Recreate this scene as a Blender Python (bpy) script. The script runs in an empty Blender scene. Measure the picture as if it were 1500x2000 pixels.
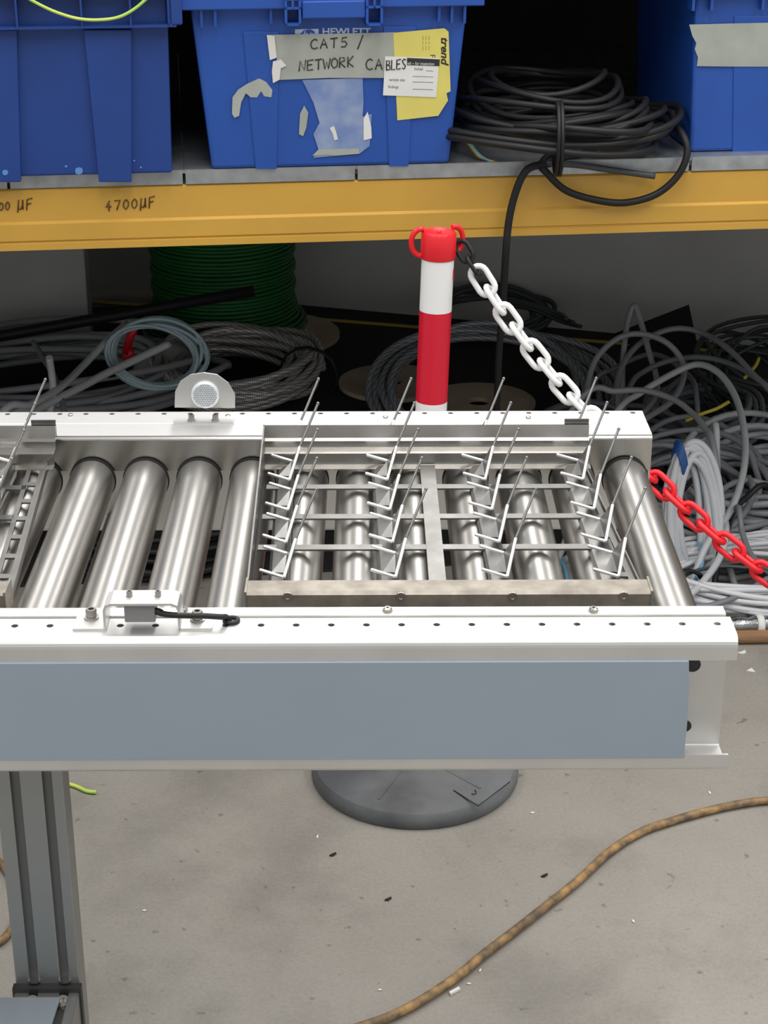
import bpy, math, random
from mathutils import Vector as V, Matrix
random.seed(7)
SC = bpy.context.scene
COL = SC.collection

# ------------------------------------------------------------------ camera
F, PITCH, YAW, HC = 3450.0, math.radians(23.54), math.radians(-0.38), 1.617
cam_d = bpy.data.cameras.new('camera'); cam = bpy.data.objects.new('camera', cam_d); COL.objects.link(cam)
cam.location = (0, 0, HC); cam.rotation_euler = (math.pi/2 - PITCH, 0, YAW)
cam_d.sensor_fit = 'VERTICAL'; cam_d.sensor_height = 24.0; cam_d.lens = F/2000*24.0
cam_d.clip_start = 0.05; cam_d.clip_end = 60
SC.camera = cam
# ------------------------------------------------------------------ world, lamps, exposure
W = bpy.data.worlds.new('hall_light'); SC.world = W; W.use_nodes = True
W.node_tree.nodes['Background'].inputs[0].default_value = (0.95, 0.98, 1.0, 1)
W.node_tree.nodes['Background'].inputs[1].default_value = 0.60
def area(name, loc, sx, sy, power, col=(1, .985, .96)):
    l = bpy.data.lights.new(name, 'AREA'); l.shape = 'RECTANGLE'; l.size = sx; l.size_y = sy; l.energy = power; l.color = col
    o = bpy.data.objects.new(name, l); COL.objects.link(o); o.location = loc
    return o
# rows of roof lights of the hall, all pointing straight down
area('roof_light', (0.25, 5.5, 5.2), 1.1, 17.0, 430)
area('roof_light', (-3.4, 5.5, 5.2), 1.1, 17.0, 380)
area('roof_light', (3.9, 5.5, 5.2), 1.1, 17.0, 470)
SC.view_settings.view_transform = 'Standard'; SC.view_settings.look = 'None'
SC.view_settings.exposure = 0.0; SC.view_settings.gamma = 1.0; SC.view_settings.use_curve_mapping = False

# ------------------------------------------------------------------ measuring: a photo point at a known plane of the place
_cp, _sp, _cy, _sy = math.cos(PITCH), math.sin(PITCH), math.cos(YAW), math.sin(YAW)
RX = V((_cy, _sy, 0)); FW = V((-_sy*_cp, _cy*_cp, -_sp)); UP = V((-_sy*_sp, _cy*_sp, _cp)); CP = V((0, 0, HC))
def ray(x, y): return FW + RX*((x-750)/F) + UP*((1000-y)/F)
def atz(x, y, z): d = ray(x, y); return CP + d*((z-HC)/d.z)
def aty(x, y, Y): d = ray(x, y); return CP + d*(Y/d.y)
def atp(x, y, p0, n): d = ray(x, y); return CP + d*(((p0-CP).dot(n))/d.dot(n))
# rack frame: u along the rack, v into it, z up
RA = math.radians(6.2); RO = V((0, 2.98, 0)); UD = V((math.cos(RA), math.sin(RA), 0)); VD = V((-math.sin(RA), math.cos(RA), 0))
def R3(u, v, z): return RO + UD*u + VD*v + V((0, 0, z))
def atv(x, y, v): return atp(x, y, RO + VD*v, VD)
def uof(p): return (p-RO).dot(UD)
def vof(p): return (p-RO).dot(VD)

# ------------------------------------------------------------------ materials
def mat(name, col, rough=.5, metal=0., var=.0, vscale=20., col2=None, bump=0., bscale=200., stretch=None, spec=.5, coat=0.):
    m = bpy.data.materials.new(name); m.use_nodes = True
    nt = m.node_tree; b = nt.nodes['Principled BSDF']; L = nt.links
    b.inputs['Base Color'].default_value = (*col, 1); b.inputs['Roughness'].default_value = rough
    b.inputs['Metallic'].default_value = metal; b.inputs['Specular IOR Level'].default_value = spec
    b.inputs['Coat Weight'].default_value = coat
    tc = nt.nodes.new('ShaderNodeTexCoord'); src = tc.outputs['Object']
    if stretch:
        mp = nt.nodes.new('ShaderNodeMapping'); mp.inputs['Scale'].default_value = stretch; L.new(src, mp.inputs[0]); src = mp.outputs[0]
    if var > 0 or col2:
        n = nt.nodes.new('ShaderNodeTexNoise'); n.inputs['Scale'].default_value = vscale; n.inputs['Detail'].default_value = 6
        L.new(src, n.inputs['Vector'])
        r = nt.nodes.new('ShaderNodeValToRGB'); r.color_ramp.elements[0].position = .35; r.color_ramp.elements[1].position = .68
        c2 = col2 if col2 else tuple(c*(1-var) for c in col)
        r.color_ramp.elements[0].color = (*c2, 1); r.color_ramp.elements[1].color = (*col, 1)
        L.new(n.outputs['Fac'], r.inputs[0]); L.new(r.outputs[0], b.inputs['Base Color'])
        if metal > .5:
            mr = nt.nodes.new('ShaderNodeMapRange'); mr.inputs['To Min'].default_value = rough*1.15; mr.inputs['To Max'].default_value = rough*.85
            L.new(n.outputs['Fac'], mr.inputs['Value']); L.new(mr.outputs[0], b.inputs['Roughness'])
    if bump > 0:
        n2 = nt.nodes.new('ShaderNodeTexNoise'); n2.inputs['Scale'].default_value = bscale; n2.inputs['Detail'].default_value = 3
        L.new(src, n2.inputs['Vector'])
        bp = nt.nodes.new('ShaderNodeBump'); bp.inputs['Strength'].default_value = bump; bp.inputs['Distance'].default_value = .002
        L.new(n2.outputs['Fac'], bp.inputs['Height']); L.new(bp.outputs[0], b.inputs['Normal'])
    return m
def braid_mat(name, c1, c2, rough=.4, metal=.0, su=260., sv=9.):
    """steel braid under clear sheath: a fine criss-cross along the cable"""
    m = bpy.data.materials.new(name); m.use_nodes = True; nt = m.node_tree; L = nt.links; b = nt.nodes['Principled BSDF']
    uv = nt.nodes.new('ShaderNodeUVMap'); uv.uv_map = 'UVMap'
    mp = nt.nodes.new('ShaderNodeMapping'); mp.inputs['Scale'].default_value = (su, sv, 1); mp.inputs['Rotation'].default_value = (0, 0, .6)
    ck = nt.nodes.new('ShaderNodeTexChecker'); ck.inputs['Scale'].default_value = 1
    ck.inputs['Color1'].default_value = (*c1, 1); ck.inputs['Color2'].default_value = (*c2, 1)
    L.new(uv.outputs[0], mp.inputs[0]); L.new(mp.outputs[0], ck.inputs['Vector']); L.new(ck.outputs['Color'], b.inputs['Base Color'])
    b.inputs['Roughness'].default_value = rough; b.inputs['Metallic'].default_value = metal
    return m
def floor_mat():
    m = bpy.data.materials.new('stained_concrete'); m.use_nodes = True; nt = m.node_tree; L = nt.links; b = nt.nodes['Principled BSDF']
    tc = nt.nodes.new('ShaderNodeTexCoord')
    def noise(s, d=6, r=.55, st=None):
        n = nt.nodes.new('ShaderNodeTexNoise'); n.inputs['Scale'].default_value = s; n.inputs['Detail'].default_value = d; n.inputs['Roughness'].default_value = r
        L.new(tc.outputs['Object'], n.inputs['Vector']); return n
    def ramp(n, p0, c0, p1, c1):
        r = nt.nodes.new('ShaderNodeValToRGB'); e = r.color_ramp.elements
        e[0].position, e[1].position = p0, p1; e[0].color = (*c0, 1); e[1].color = (*c1, 1); L.new(n.outputs['Fac'], r.inputs[0]); return r
    def mul(a, bb, fac=1.):
        x = nt.nodes.new('ShaderNodeMix'); x.data_type = 'RGBA'; x.blend_type = 'MULTIPLY'; x.inputs[0].default_value = fac
        L.new(a, x.inputs[6]); L.new(bb, x.inputs[7]); return x.outputs[2]
    base = ramp(noise(4.5, 8, .6), .3, (.262, .240, .212), .7, (.305, .283, .252))
    blot = ramp(noise(5, 6, .6), .32, (.74, .74, .74), .52, (1, 1, 1))
    spot = ramp(noise(38, 3, .5), .27, (.45, .43, .40), .32, (1, 1, 1))
    fine = ramp(noise(160, 5, .7), .3, (.88, .88, .87), .6, (1.03, 1.03, 1.02))
    c = mul(base.outputs[0], blot.outputs[0], .8); c = mul(c, spot.outputs[0], .7); c = mul(c, fine.outputs[0])
    L.new(c, b.inputs['Base Color']); b.inputs['Roughness'].default_value = .62
    bp = nt.nodes.new('ShaderNodeBump'); bp.inputs['Strength'].default_value = .15; bp.inputs['Distance'].default_value = .002
    n = noise(120, 6, .6); L.new(n.outputs['Fac'], bp.inputs['Height']); L.new(bp.outputs[0], b.inputs['Normal'])
    return m
M = dict(
 floor=floor_mat(),
 rail=mat('satin_aluminium', (.70, .69, .67), .42, .92, .10, 14, bump=.03, bscale=60),
 plate=mat('bright_sheet_steel', (.55, .53, .50), .24, 1., .12, 30),
 roller=mat('turned_steel', (.43, .415, .39), .33, 1., .14, 26, stretch=(1, .25, 1)),
 tray=mat('brushed_stainless', (.25, .242, .23), .40, 1., .18, 40),
 traybar=mat('matt_stainless_bar', (.34, .305, .26), .5, .9, .3, 60),
 rod=mat('polished_rod', (.93, .925, .91), .30, .85),
 spike=mat('steel_spike', (.26, .255, .245), .45, .9),
 bolt=mat('bolt_steel', (.40, .375, .35), .3, 1.),
 darkgap=mat('black_plastic_and_shade', (.018, .018, .018), .5),  # black parts, and the painted shade of roller gaps and web holes
 panel=mat('grey_blue_powder_coat', (.30, .352, .41), .42, .25, .04, 8, spec=.5),
 extr=mat('anodised_aluminium', (.34, .345, .34), .42, .9, .06, 12),
 extrslot=mat('anodised_slot', (.17, .17, .17), .5, .8),
 grey_plate=mat('grey_cover_plate', (.23, .26, .29), .45, .2),
 sensor=mat('sensor_grey', (.20, .195, .19), .45),
 black=mat('black_rubber_cable', (.012, .012, .013), .50, spec=.35),
 reflector=mat('prismatic_reflector', (.80, .82, .84), .25, .3),
 reflcell=mat('prism_cell', (.42, .44, .47), .2, .6),
 red=mat('red_plastic', (.80, .012, .022), .38, 0, .08, 12),
 white=mat('white_plastic', (.86, .86, .85), .4),
 redband=mat('red_band', (.66, .006, .03), .35),
 rubber=mat('black_rubber_base', (.155, .16, .165), .6, 0, .0, 9, col2=(.075, .078, .082), bump=.25, bscale=90),
 yellow=mat('rack_yellow', (.63, .355, .055), .42, 0, .10, 5),
 galv=mat('galvanised_steel', (.47, .49, .50), .45, .75, .0, 32, col2=(.33, .35, .36)),
 rackdark=mat('dark_board', (.035, .03, .025), .8, 0, .2, 6),
 wall=mat('grey_wall_board', (.60, .59, .56), .8, 0, .15, 3),
 carton=mat('pale_carton', (.52, .52, .51), .8, 0, .1, 4),
 blue=mat('blue_polypropylene', (.016, .085, .40), .45, 0, .10, 9, bump=.05, bscale=40),
 blue2=mat('dark_blue_polypropylene', (.010, .050, .25), .48, 0, .12, 9, bump=.05, bscale=40),
 scuff=mat('pale_scuff', (.10, .26, .56), .6),
 tape=mat('masking_tape', (.42, .44, .39), .55, 0, .14, 25),
 tape2=mat('old_tape_glue', (.33, .40, .55), .6, 0, .0, 22, col2=(.16, .24, .48)),
 paper=mat('white_label_paper', (.80, .79, .76), .7, 0, .05, 30),
 yellowpaper=mat('yellow_label_paper', (.78, .68, .16), .7, 0, .1, 18),
 ink=mat('black_marker', (.03, .028, .025), .6),
 brownink=mat('brown_marker', (.10, .045, .012), .6),
 print_white=mat('pale_print', (.50, .60, .78), .6),
 green=mat('green_cable', (.010, .13, .025), .45),
 cardboard=mat('brown_fibreboard', (.56, .44, .33), .85, 0, .2, 14),
 wood=mat('brown_timber', (.30, .16, .075), .7, 0, .35, 12, stretch=(1, 8, 8)),
 mat_black=mat('black_matting', (.010, .010, .010), .8),
 mat_yellow=mat('yellow_edge', (.62, .46, .08), .7),
 cable_grey=mat('grey_cable', (.29, .295, .31), .42, 0, .12, 10),
 cable_mid=mat('mid_grey_cable', (.19, .20, .215), .42, 0, .15, 10),
 cable_dark=mat('dark_grey_cable', (.055, .06, .065), .45),
 cable_light=mat('light_grey_cable', (.50, .51, .53), .42, 0, .08, 10),
 cable_pale=mat('pale_grey_cable', (.58, .58, .60), .4),
 cable_tint=mat('blue_grey_cable', (.36, .47, .51), .42),
 braid=braid_mat('steel_braid_cable', (.72, .69, .65), (.27, .255, .24), .35, .3),
 braid_dark=braid_mat('dark_steel_braid_cable', (.44, .455, .48), (.15, .155, .17), .35, .25),
 brown_cable=mat('grimy_brown_cable', (.40, .235, .085), .6, 0, .0, 55, col2=(.12, .085, .055)),
 bluetape=mat('blue_tape', (.01, .06, .22), .45),
 foil=mat('crumpled_foil', (.55, .56, .57), .22, 1., .5, 40, bump=.9, bscale=70),
 greenyellow=mat('green_yellow_wire', (.36, .62, .10), .4, 0, .0, 25, col2=(.62, .68, .12)),
 bluewire=mat('light_blue_wire', (.14, .42, .62), .4),
 yellowwire=mat('yellow_wire', (.66, .52, .06), .4),
 bag=mat('clear_plastic_bag', (.34, .34, .33), .3),
 offwhite=mat('off_white_bits', (.72, .70, .66), .7),
)

# ------------------------------------------------------------------ mesh helpers
class MB:
    def __init__(s): s.v = []; s.f = []; s.uv = {}; s.sm = set()
    def face(s, idx, uvs=None, smooth=False):
        if uvs: s.uv[len(s.f)] = uvs
        if smooth: s.sm.add(len(s.f))
        s.f.append(tuple(idx))
    def add(s, pts): n = len(s.v); s.v += [V(p) for p in pts]; return n
    def hexa(s, p):   # 8 points: bottom 4 then top 4, same winding
        n = s.add(p)
        for q in ((3,2,1,0),(4,5,6,7),(0,1,5,4),(1,2,6,5),(2,3,7,6),(3,0,4,7)): s.face([n+i for i in q])
        return s
    def box(s, x0, x1, y0, y1, z0, z1):
        return s.hexa([(x0,y0,z0),(x1,y0,z0),(x1,y1,z0),(x0,y1,z0),(x0,y0,z1),(x1,y0,z1),(x1,y1,z1),(x0,y1,z1)])
    def rbox(s, u0, u1, v0, v1, z0, z1):   # box in the rack's own frame
        return s.hexa([R3(*p) for p in ((u0,v0,z0),(u1,v0,z0),(u1,v1,z0),(u0,v1,z0),(u0,v0,z1),(u1,v0,z1),(u1,v1,z1),(u0,v1,z1))])
    def prism(s, pts, off):   # planar outline swept by a vector
        k = len(pts); a = s.add(pts); b = s.add([V(p)+V(off) for p in pts])
        s.face(range(a, a+k)); s.face(range(b+k-1, b-1, -1))
        for i in range(k): s.face((a+i, b+i, b+(i+1) % k, a+(i+1) % k))
        return s
    def tube(s, path, r, n=8, closed=False, caps=True, smooth=True):
        path = [V(p) for p in path]; k = len(path)
        rr = r if hasattr(r, '__len__') else [r]*k
        T = []
        for i in range(k):
            a = path[(i-1) % k] if (closed or i > 0) else path[i]; b = path[(i+1) % k] if (closed or i < k-1) else path[i]
            d = b-a; T.append(d.normalized() if d.length > 1e-9 else V((0,0,1)))
        up = V((0,0,1)) if abs(T[0].z) < .9 else V((1,0,0))
        N = (up - T[0]*up.dot(T[0])).normalized(); base = len(s.v); L = 0.; Ls = []
        for i in range(k):
            if i: L += (path[i]-path[i-1]).length
            Ls.append(L)
            N = N - T[i]*N.dot(T[i])
            N = N.normalized() if N.length > 1e-9 else T[i].orthogonal().normalized()
            B = T[i].cross(N)
            for j in range(n):
                a = 2*math.pi*j/n; s.v.append(path[i] + (N*math.cos(a)+B*math.sin(a))*rr[i])
        for i in range(k if closed else k-1):
            i2 = (i+1) % k; l1, l2 = Ls[i], (Ls[i+1] if i+1 < k else Ls[i]+.01)
            for j in range(n):
                j2 = (j+1) % n
                s.face((base+i*n+j, base+i*n+j2, base+i2*n+j2, base+i2*n+j), ((l1,j/n),(l1,(j+1)/n),(l2,(j+1)/n),(l2,j/n)), smooth)
        if caps and not closed:
            s.face([base+j for j in range(n-1, -1, -1)]); s.face([base+(k-1)*n+j for j in range(n)])
        return s
    def lathe(s, o, axis, prof, n=24, smooth=True):   # prof: (radius, height along axis); rings are split at sharp corners
        o = V(o); ax = V(axis).normalized(); N = ax.orthogonal().normalized(); B = ax.cross(N)
        def ring(r, h):
            b = len(s.v)
            for j in range(n):
                a = 2*math.pi*j/n; s.v.append(o + ax*h + (N*math.cos(a)+B*math.sin(a))*max(r, 1e-5))
            return b
        last = None; pd_ = None
        for i in range(len(prof)-1):
            d = V((prof[i+1][0]-prof[i][0], prof[i+1][1]-prof[i][1], 0))
            d = d.normalized() if d.length > 1e-9 else V((1,0,0))
            a0 = last if (last is not None and pd_.dot(d) > .80) else ring(*prof[i]); b0 = ring(*prof[i+1])
            for j in range(n):
                j2 = (j+1) % n; s.face((a0+j, a0+j2, b0+j2, b0+j), None, smooth)
            last, pd_ = b0, d
        if prof[0][0] > 1e-4: b0 = ring(*prof[0]); s.face([b0+j for j in range(n-1, -1, -1)])
        if prof[-1][0] > 1e-4: b0 = ring(*prof[-1]); s.face([b0+j for j in range(n)])
        return s
    def sheet(s, prof, x0, x1, t, flip=1):   # (y, z) polyline with sheet thickness t, swept along x
        k = len(prof); P = [V((0, y, z)) for y, z in prof]; off = []
        for i in range(k):
            a = P[max(i-1, 0)]; b = P[min(i+1, k-1)]; d = (b-a).normalized(); off.append(V((0, -d.z, d.y))*t*flip)
        out = P + [P[i]+off[i] for i in range(k-1, -1, -1)]
        A = s.add([p+V((x0,0,0)) for p in out]); B = s.add([p+V((x1,0,0)) for p in out]); m = len(out)
        for i in range(m): s.face((A+i, A+(i+1) % m, B+(i+1) % m, B+i))
        for i in range(k-1):
            s.face((A+i, A+m-1-i, A+m-2-i, A+i+1)); s.face((B+i, B+i+1, B+m-2-i, B+m-1-i))
        return s
    def holed(s, x0, x1, y0, y1, z0, z1, holes, r, yc, n=12):   # flat strip with round holes, holes = list of x centres
        hs = sorted(h for h in holes if x0+r < h < x1-r); cuts = [x0]+[(a+b)/2 for a, b in zip(hs, hs[1:])]+[x1]
        for i, h in enumerate(hs):
            a, b = cuts[i], cuts[i+1]
            ring = []; outer = []
            for j in range(n):
                t = 2*math.pi*(j+.5)/n; c, sn = math.cos(t), math.sin(t)
                ring.append((h+r*c, yc+r*sn))
                kx = ((b-h) if c > 0 else (a-h))/c if abs(c) > 1e-9 else 1e9
                ky = ((y1-yc) if sn > 0 else (y0-yc))/sn if abs(sn) > 1e-9 else 1e9
                k = min(kx, ky); outer.append((h+k*c, yc+k*sn))
            # snap the outer points next to a corner onto it
            for cx, cyy in ((b,y1),(a,y1),(a,y0),(b,y0)):
                ang = math.atan2(cyy-yc, cx-h); j = min(range(n), key=lambda j: abs((2*math.pi*(j+.5)/n-ang+math.pi) % (2*math.pi)-math.pi)); outer[j] = (cx, cyy)
            o1 = s.add([(p[0],p[1],z1) for p in outer]); i1 = s.add([(p[0],p[1],z1) for p in ring])
            o0 = s.add([(p[0],p[1],z0) for p in outer]); i0 = s.add([(p[0],p[1],z0) for p in ring])
            for j in range(n):
                j2 = (j+1) % n
                s.face((o1+j, o1+j2, i1+j2, i1+j)); s.face((o0+j, i0+j, i0+j2, o0+j2)); s.face((i1+j, i1+j2, i0+j2, i0+j)); s.face((o1+j, o0+j, o0+j2, o1+j2))
        return s
    def mesh(s, name, m, org=V((0,0,0))):
        me = bpy.data.meshes.new(name); me.from_pydata([tuple(v-org) for v in s.v], [], s.f); me.materials.append(M[m])
        if s.uv:
            ul = me.uv_layers.new(name='UVMap').data
            for p in me.polygons:
                q = s.uv.get(p.index)
                if q:
                    for li, c in zip(p.loop_indices, q): ul[li].uv = c
        if s.sm:
            fl = [False]*len(s.f)
            for i in s.sm: fl[i] = True
            me.polygons.foreach_set('use_smooth', fl)
        me.update(); return me
    def build(s, name, m, parent=None, org=None, bevel=0.):
        w = WL.get(parent.name, V((0,0,0))) if parent else V((0,0,0))
        if org is None:
            org = w if parent else (V((sum(v.x for v in s.v)/len(s.v), sum(v.y for v in s.v)/len(s.v), min(v.z for v in s.v))))
        org = V(org); o = bpy.data.objects.new(name, s.mesh(name, m, org)); COL.objects.link(o)
        o.location = org - w; WL[o.name] = org
        if parent: o.parent = parent
        if bevel:
            b = o.modifiers.new('bevel', 'BEVEL'); b.width = bevel; b.segments = 2; b.limit_method = 'ANGLE'
        return o
WL = {}
def tag(o, label, cat, group=None, kind=None):
    o['label'] = label; o['category'] = cat
    if group: o['group'] = group
    if kind: o['kind'] = kind
    return o
def struct(o): o['kind'] = 'structure'; return o
def thing(name, loc, label, cat, group=None):
    o = bpy.data.objects.new(name, None); COL.objects.link(o); o.location = loc; o.empty_display_size = .05; WL[o.name] = V(loc)
    return tag(o, label, cat, group)
def inst(name, me, parent, wloc, rot=None):
    o = bpy.data.objects.new(name, me); COL.objects.link(o); w = WL[parent.name]; o.location = V(wloc)-w; o.parent = parent; WL[o.name] = V(wloc)
    if rot: o.rotation_euler = rot
    return o
def copy_tree(o, parent=None):
    c = o.copy(); COL.objects.link(c); c.parent = parent
    for ch in list(o.children): copy_tree(ch, c)
    return c
def spline(pts, k=8, closed=False):   # Catmull-Rom through the points
    P = [V(p) for p in pts]; n = len(P); out = []
    for i in range(n if closed else n-1):
        if closed: a, b, c, d = P[(i-1) % n], P[i], P[(i+1) % n], P[(i+2) % n]
        else: b, c = P[i], P[i+1]; a = P[i-1] if i else b*2-c; d = P[i+2] if i+2 < n else c*2-b
        for j in range(k):
            t = j/k; out.append(.5*((2*b)+(c-a)*t+(2*a-5*b+4*c-d)*t*t+(3*b-a-3*c+d)*t**3))
    if not closed: out.append(P[-1])
    return out
def rod(a, b, r, n=8, ball=0.):
    m = MB(); a, b = V(a), V(b); d = (b-a).normalized()
    m.lathe(a, d, [(r*.6, -r*.5), (r, 0), (r, (b-a).length), (r*.6, (b-a).length+r*.5)], n)
    if ball: L = (b-a).length; m.lathe(a, d, [(1e-5, L-ball*1.3), (ball*.8, L-ball*.6), (ball, L), (ball*.7, L+ball*.7), (1e-5, L+ball)], n)
    return m

# ================================================================== THE SETTING
struct(MB().box(-5, 5, -1.5, 7, -.05, 0).build('floor', 'floor'))
WV = 2.6
struct(MB().rbox(-3.2, 3.4, WV, WV+.1, 0, 1.36).build('wall_back', 'wall'))

# ================================================================== PALLET RACK
rk = thing('pallet_rack', R3(0, 0, 0), 'yellow beamed rack with galvanised shelf behind the roller conveyor', 'rack')
def rack_prof(pts, u0, u1, name, m):   # (v, z) outline swept along the rack
    MB().prism([R3(u0, v, z) for v, z in pts], UD*(u1-u0)).build(name, m, rk)
U0, U1 = -2.6, 2.8
def beam(z0):   # stepped box beam
    return [(.004,z0+.1035),(.001,z0+.1005),(.001,z0+.0485),(-.004,z0+.0445),(-.004,z0+.0165),(-.001,z0+.015),(-.001,z0+.013),(-.004,z0+.0115),(-.004,z0),(.05,z0),(.05,z0+.1035)]
rack_prof(beam(.831), U0, U1, 'beam', 'yellow')
MB().rbox(U0, U1, -.004, .045, 1.288, 1.332).build('unseen_upper_beam', 'yellow', rk)
MB().rbox(U0, U1, 0.046, WV-.02, 1.30, 1.33).build('unseen_upper_deck', 'rackdark', rk)  # unseen deck and beam, added to keep the shelf below dark
MB().rbox(U0, U1, 1.2, 1.22, .961, 1.3).build('back_board', 'rackdark', rk)
for u in (U0-.09, U1):
    MB().rbox(u, u+.09, .0, .06, 0, 1.34).build('upright', 'yellow', rk)
    MB().rbox(u, u+.09, 2.1, 2.16, 0, 1.34).build('upright', 'yellow', rk)
    MB().rbox(u+.04, u+.05, .06, 2.1, 0.05, 1.29).build('side_sheet', 'rackdark', rk)
pj = [-.318+.2905*i for i in range(-8, 9)]
for a, b in zip(pj, pj[1:]):
    m = MB().rbox(a+.0002, b-.0002, .001, WV-.03, .954, .960)
    m.rbox(a+.0025, b-.0025, -.001, .002, .936, .9595)
    m.build('shelf_panel', 'galv', rk)
def stroke_text(strokes, fn, r, name, m, parent):
    mb = MB()
    for st in strokes: mb.tube([fn(*p) for p in st], r, 5)
    return mb.build(name, m, parent)
# handwriting as pen strokes; each glyph in a unit box, y up
G = {'C': [[(.9,.85),(.6,1),(.25,.85),(.05,.5),(.2,.12),(.55,0),(.95,.12)]], 'A': [[(0,0),(.45,1),(.9,0)],[(.15,.4),(.8,.42)]],
 'T': [[(0,.95),(.95,1)],[(.5,.97),(.45,0)]], '5': [[(.85,1),(.25,.98),(.2,.58),(.6,.62),(.85,.35),(.6,.05),(.1,.05)]], '/': [[(.1,-.1),(.8,1.1)]],
 'N': [[(0,0),(.15,1),(.75,.05),(.95,1.05)]], 'E': [[(.9,1),(.1,.95),(.05,.02),(.85,.05)],[(.08,.52),(.7,.55)]], 'W': [[(0,1),(.25,0),(.5,.7),(.75,0),(1.0,1)]],
 'O': [[(.5,1),(.12,.8),(.05,.35),(.4,0),(.85,.2),(.9,.7),(.5,1)]], 'R': [[(.05,0),(.1,1),(.7,.95),(.75,.65),(.1,.5),(.85,0)]], 'K': [[(.1,1),(.1,0)],[(.85,1.05),(.12,.45),(.85,0)]],
 'B': [[(.05,0),(.1,1),(.7,.9),(.65,.6),(.1,.52),(.8,.4),(.75,.05),(.05,0)]], 'L': [[(.1,1),(.05,0),(.75,.03)]], 'S': [[(.85,.9),(.5,1),(.15,.8),(.4,.52),(.8,.3),(.55,0),(.1,.1)]],
 '4': [[(.55,1),(0,.38),(.85,.4)],[(.5,.65),(.45,-.05)]], '7': [[(0,.95),(.85,1),(.35,0)]], '0': [[(.45,1),(.1,.7),(.1,.25),(.45,0),(.8,.3),(.8,.75),(.45,1)]],
 'u': [[(.2,1),(.05,-.25)],[(.15,.6),(.15,.1),(.5,.02),(.75,.4),(.8,1),(.85,.0)]], 'F': [[(.1,-.1),(.15,1),(.95,1.1)],[(.12,.5),(.75,.6)]]}
def write(s, x0, y0, x1, y1, hgt, place, r, m, name, parent, gap=.28):   # text along a photo line, laid on a surface by place(px, py)
    n = len(s); w = 1/(n + gap*(n-1)); st = []
    for i, ch in enumerate(s):
        t0 = i*(1+gap)*w
        for g in G.get(ch, []):
            st.append([(x0+(x1-x0)*(t0+gx*w), y0+(y1-y0)*(t0+gx*w)-gy*hgt) for gx, gy in g])
    return stroke_text([[p for p in s2] for s2 in st], place, r, name, m, parent)
bp0 = R3(0, -.0002, 0)
write('4700uF', 207, 412, 303, 404, 19, lambda x, y: atp(x, y, bp0, VD), .0011, 'brownink', 'handwriting', rk)
write('00', -2, 412, 20, 410, 16, lambda x, y: atp(x, y, bp0, VD), .0011, 'brownink', 'handwriting', rk)
write('uF', 34, 410, 64, 408, 19, lambda x, y: atp(x, y, bp0, VD), .0011, 'brownink', 'handwriting', rk)

# ================================================================== STORAGE BINS
def bin_body(mb, ub, uh, vb, vd, z0, z1, wt):   # tapered tub: ub..uh bottom span, wt = outward growth at top on every side
    a = [(ub,vb),(uh,vb),(uh,vb+vd),(ub,vb+vd)]; b = [(ub-wt,vb-wt*.55),(uh+wt,vb-wt*.55),(uh+wt,vb+vd+wt),(ub-wt,vb+vd+wt)]
    mb.hexa([R3(p[0],p[1],z0) for p in a]+[R3(p[0],p[1],z1) for p in b])
ZS = .9605
# --- middle bin (front face from the photo's corners)
VB = vof(atz(645, 325, ZS)); uL = uof(atv(414, 329, VB)); uR = uof(atv(877, 321, VB))
HB = .285; WT = .027
mb_root = thing('storage_bin', R3((uL+uR)/2, VB+.2, ZS), 'bright blue lidded bin with tape, yellow sheet and handwriting on its front', 'bin', 'blue lidded storage bins on the rack')
b = MB(); bin_body(b, uL, uR, VB, .56, ZS, ZS+HB, WT); b.build('body', 'blue', mb_root, bevel=.006)
fn = (V((0,0,-1))*(WT*.55) + VD*(-HB)).normalized()     # outward normal of the sloping front
f0 = R3(0, VB, ZS)
def on_front(px, py, off): return atp(px, py, f0+fn*off, fn)
def patch(px, off, name, m, parent, th=.0005, f=on_front):
    p = [f(x, y, off) for x, y in px]
    return MB().prism(p, fn*th).build(name, m, parent)
for q in ([(473,22),(500,22),(546,330),(500,330)][:0] or [(474,60),(545,60),(540,328),(499,328)], [(748,50),(812,50),(797,323),(759,323)]):
    p = [on_front(x, y, -.004) for x, y in q]; MB().prism(p, fn*.0068).build('rib', 'blue', mb_root, bevel=.001)
zt = ZS+HB
gl = uL-WT; gr = uR+WT; vf = VB-WT*.55
def lb(u0, u1, v0, v1, z0, z1, name='lid', par=mb_root, m='blue', bev=.002): return MB().rbox(u0, u1, v0, v1, z0, z1).build(name, m, par, bevel=bev)
zl = atv(640, 16, vf-.02).z
lid = lb(gl-.022, gr+.022, vf-.022, VB+.6, zl, zl+.02)
lb(gl-.012, gr+.012, vf-.012, VB+.59, zl+.02, zl+.034)
zk = atv(640, 36, vf-.026).z
lb(uof(atv(590, 20, vf-.026)), uof(atv(714, 20, vf-.026)), vf-.027, vf-.0, zk, zl+.012, 'lid_tab')
for xa, xb in ((556, 588), (715, 748)):     # latch windows: open frames
    ua, ubb = uof(atv(xa, 20, vf-.03)), uof(atv(xb, 20, vf-.03)); zb = atv(xa, 51, vf-.03).z
    m = MB(); m.rbox(ua, ua+.004, vf-.03, vf, zb, zl+.03); m.rbox(ubb-.004, ubb, vf-.03, vf, zb, zl+.03); m.rbox(ua, ubb, vf-.03, vf, zb, zb+.004)
    m.rbox(ua, ubb, vf-.03, vf, zl, zl+.004); m.rbox(ua, ubb, vf-.03, vf, zl+.014, zl+.018); m.rbox((ua+ubb)/2-.002, (ua+ubb)/2+.002, vf-.03, vf, zl, zl+.02)
    m.build('latch', 'blue', mb_root)
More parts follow.
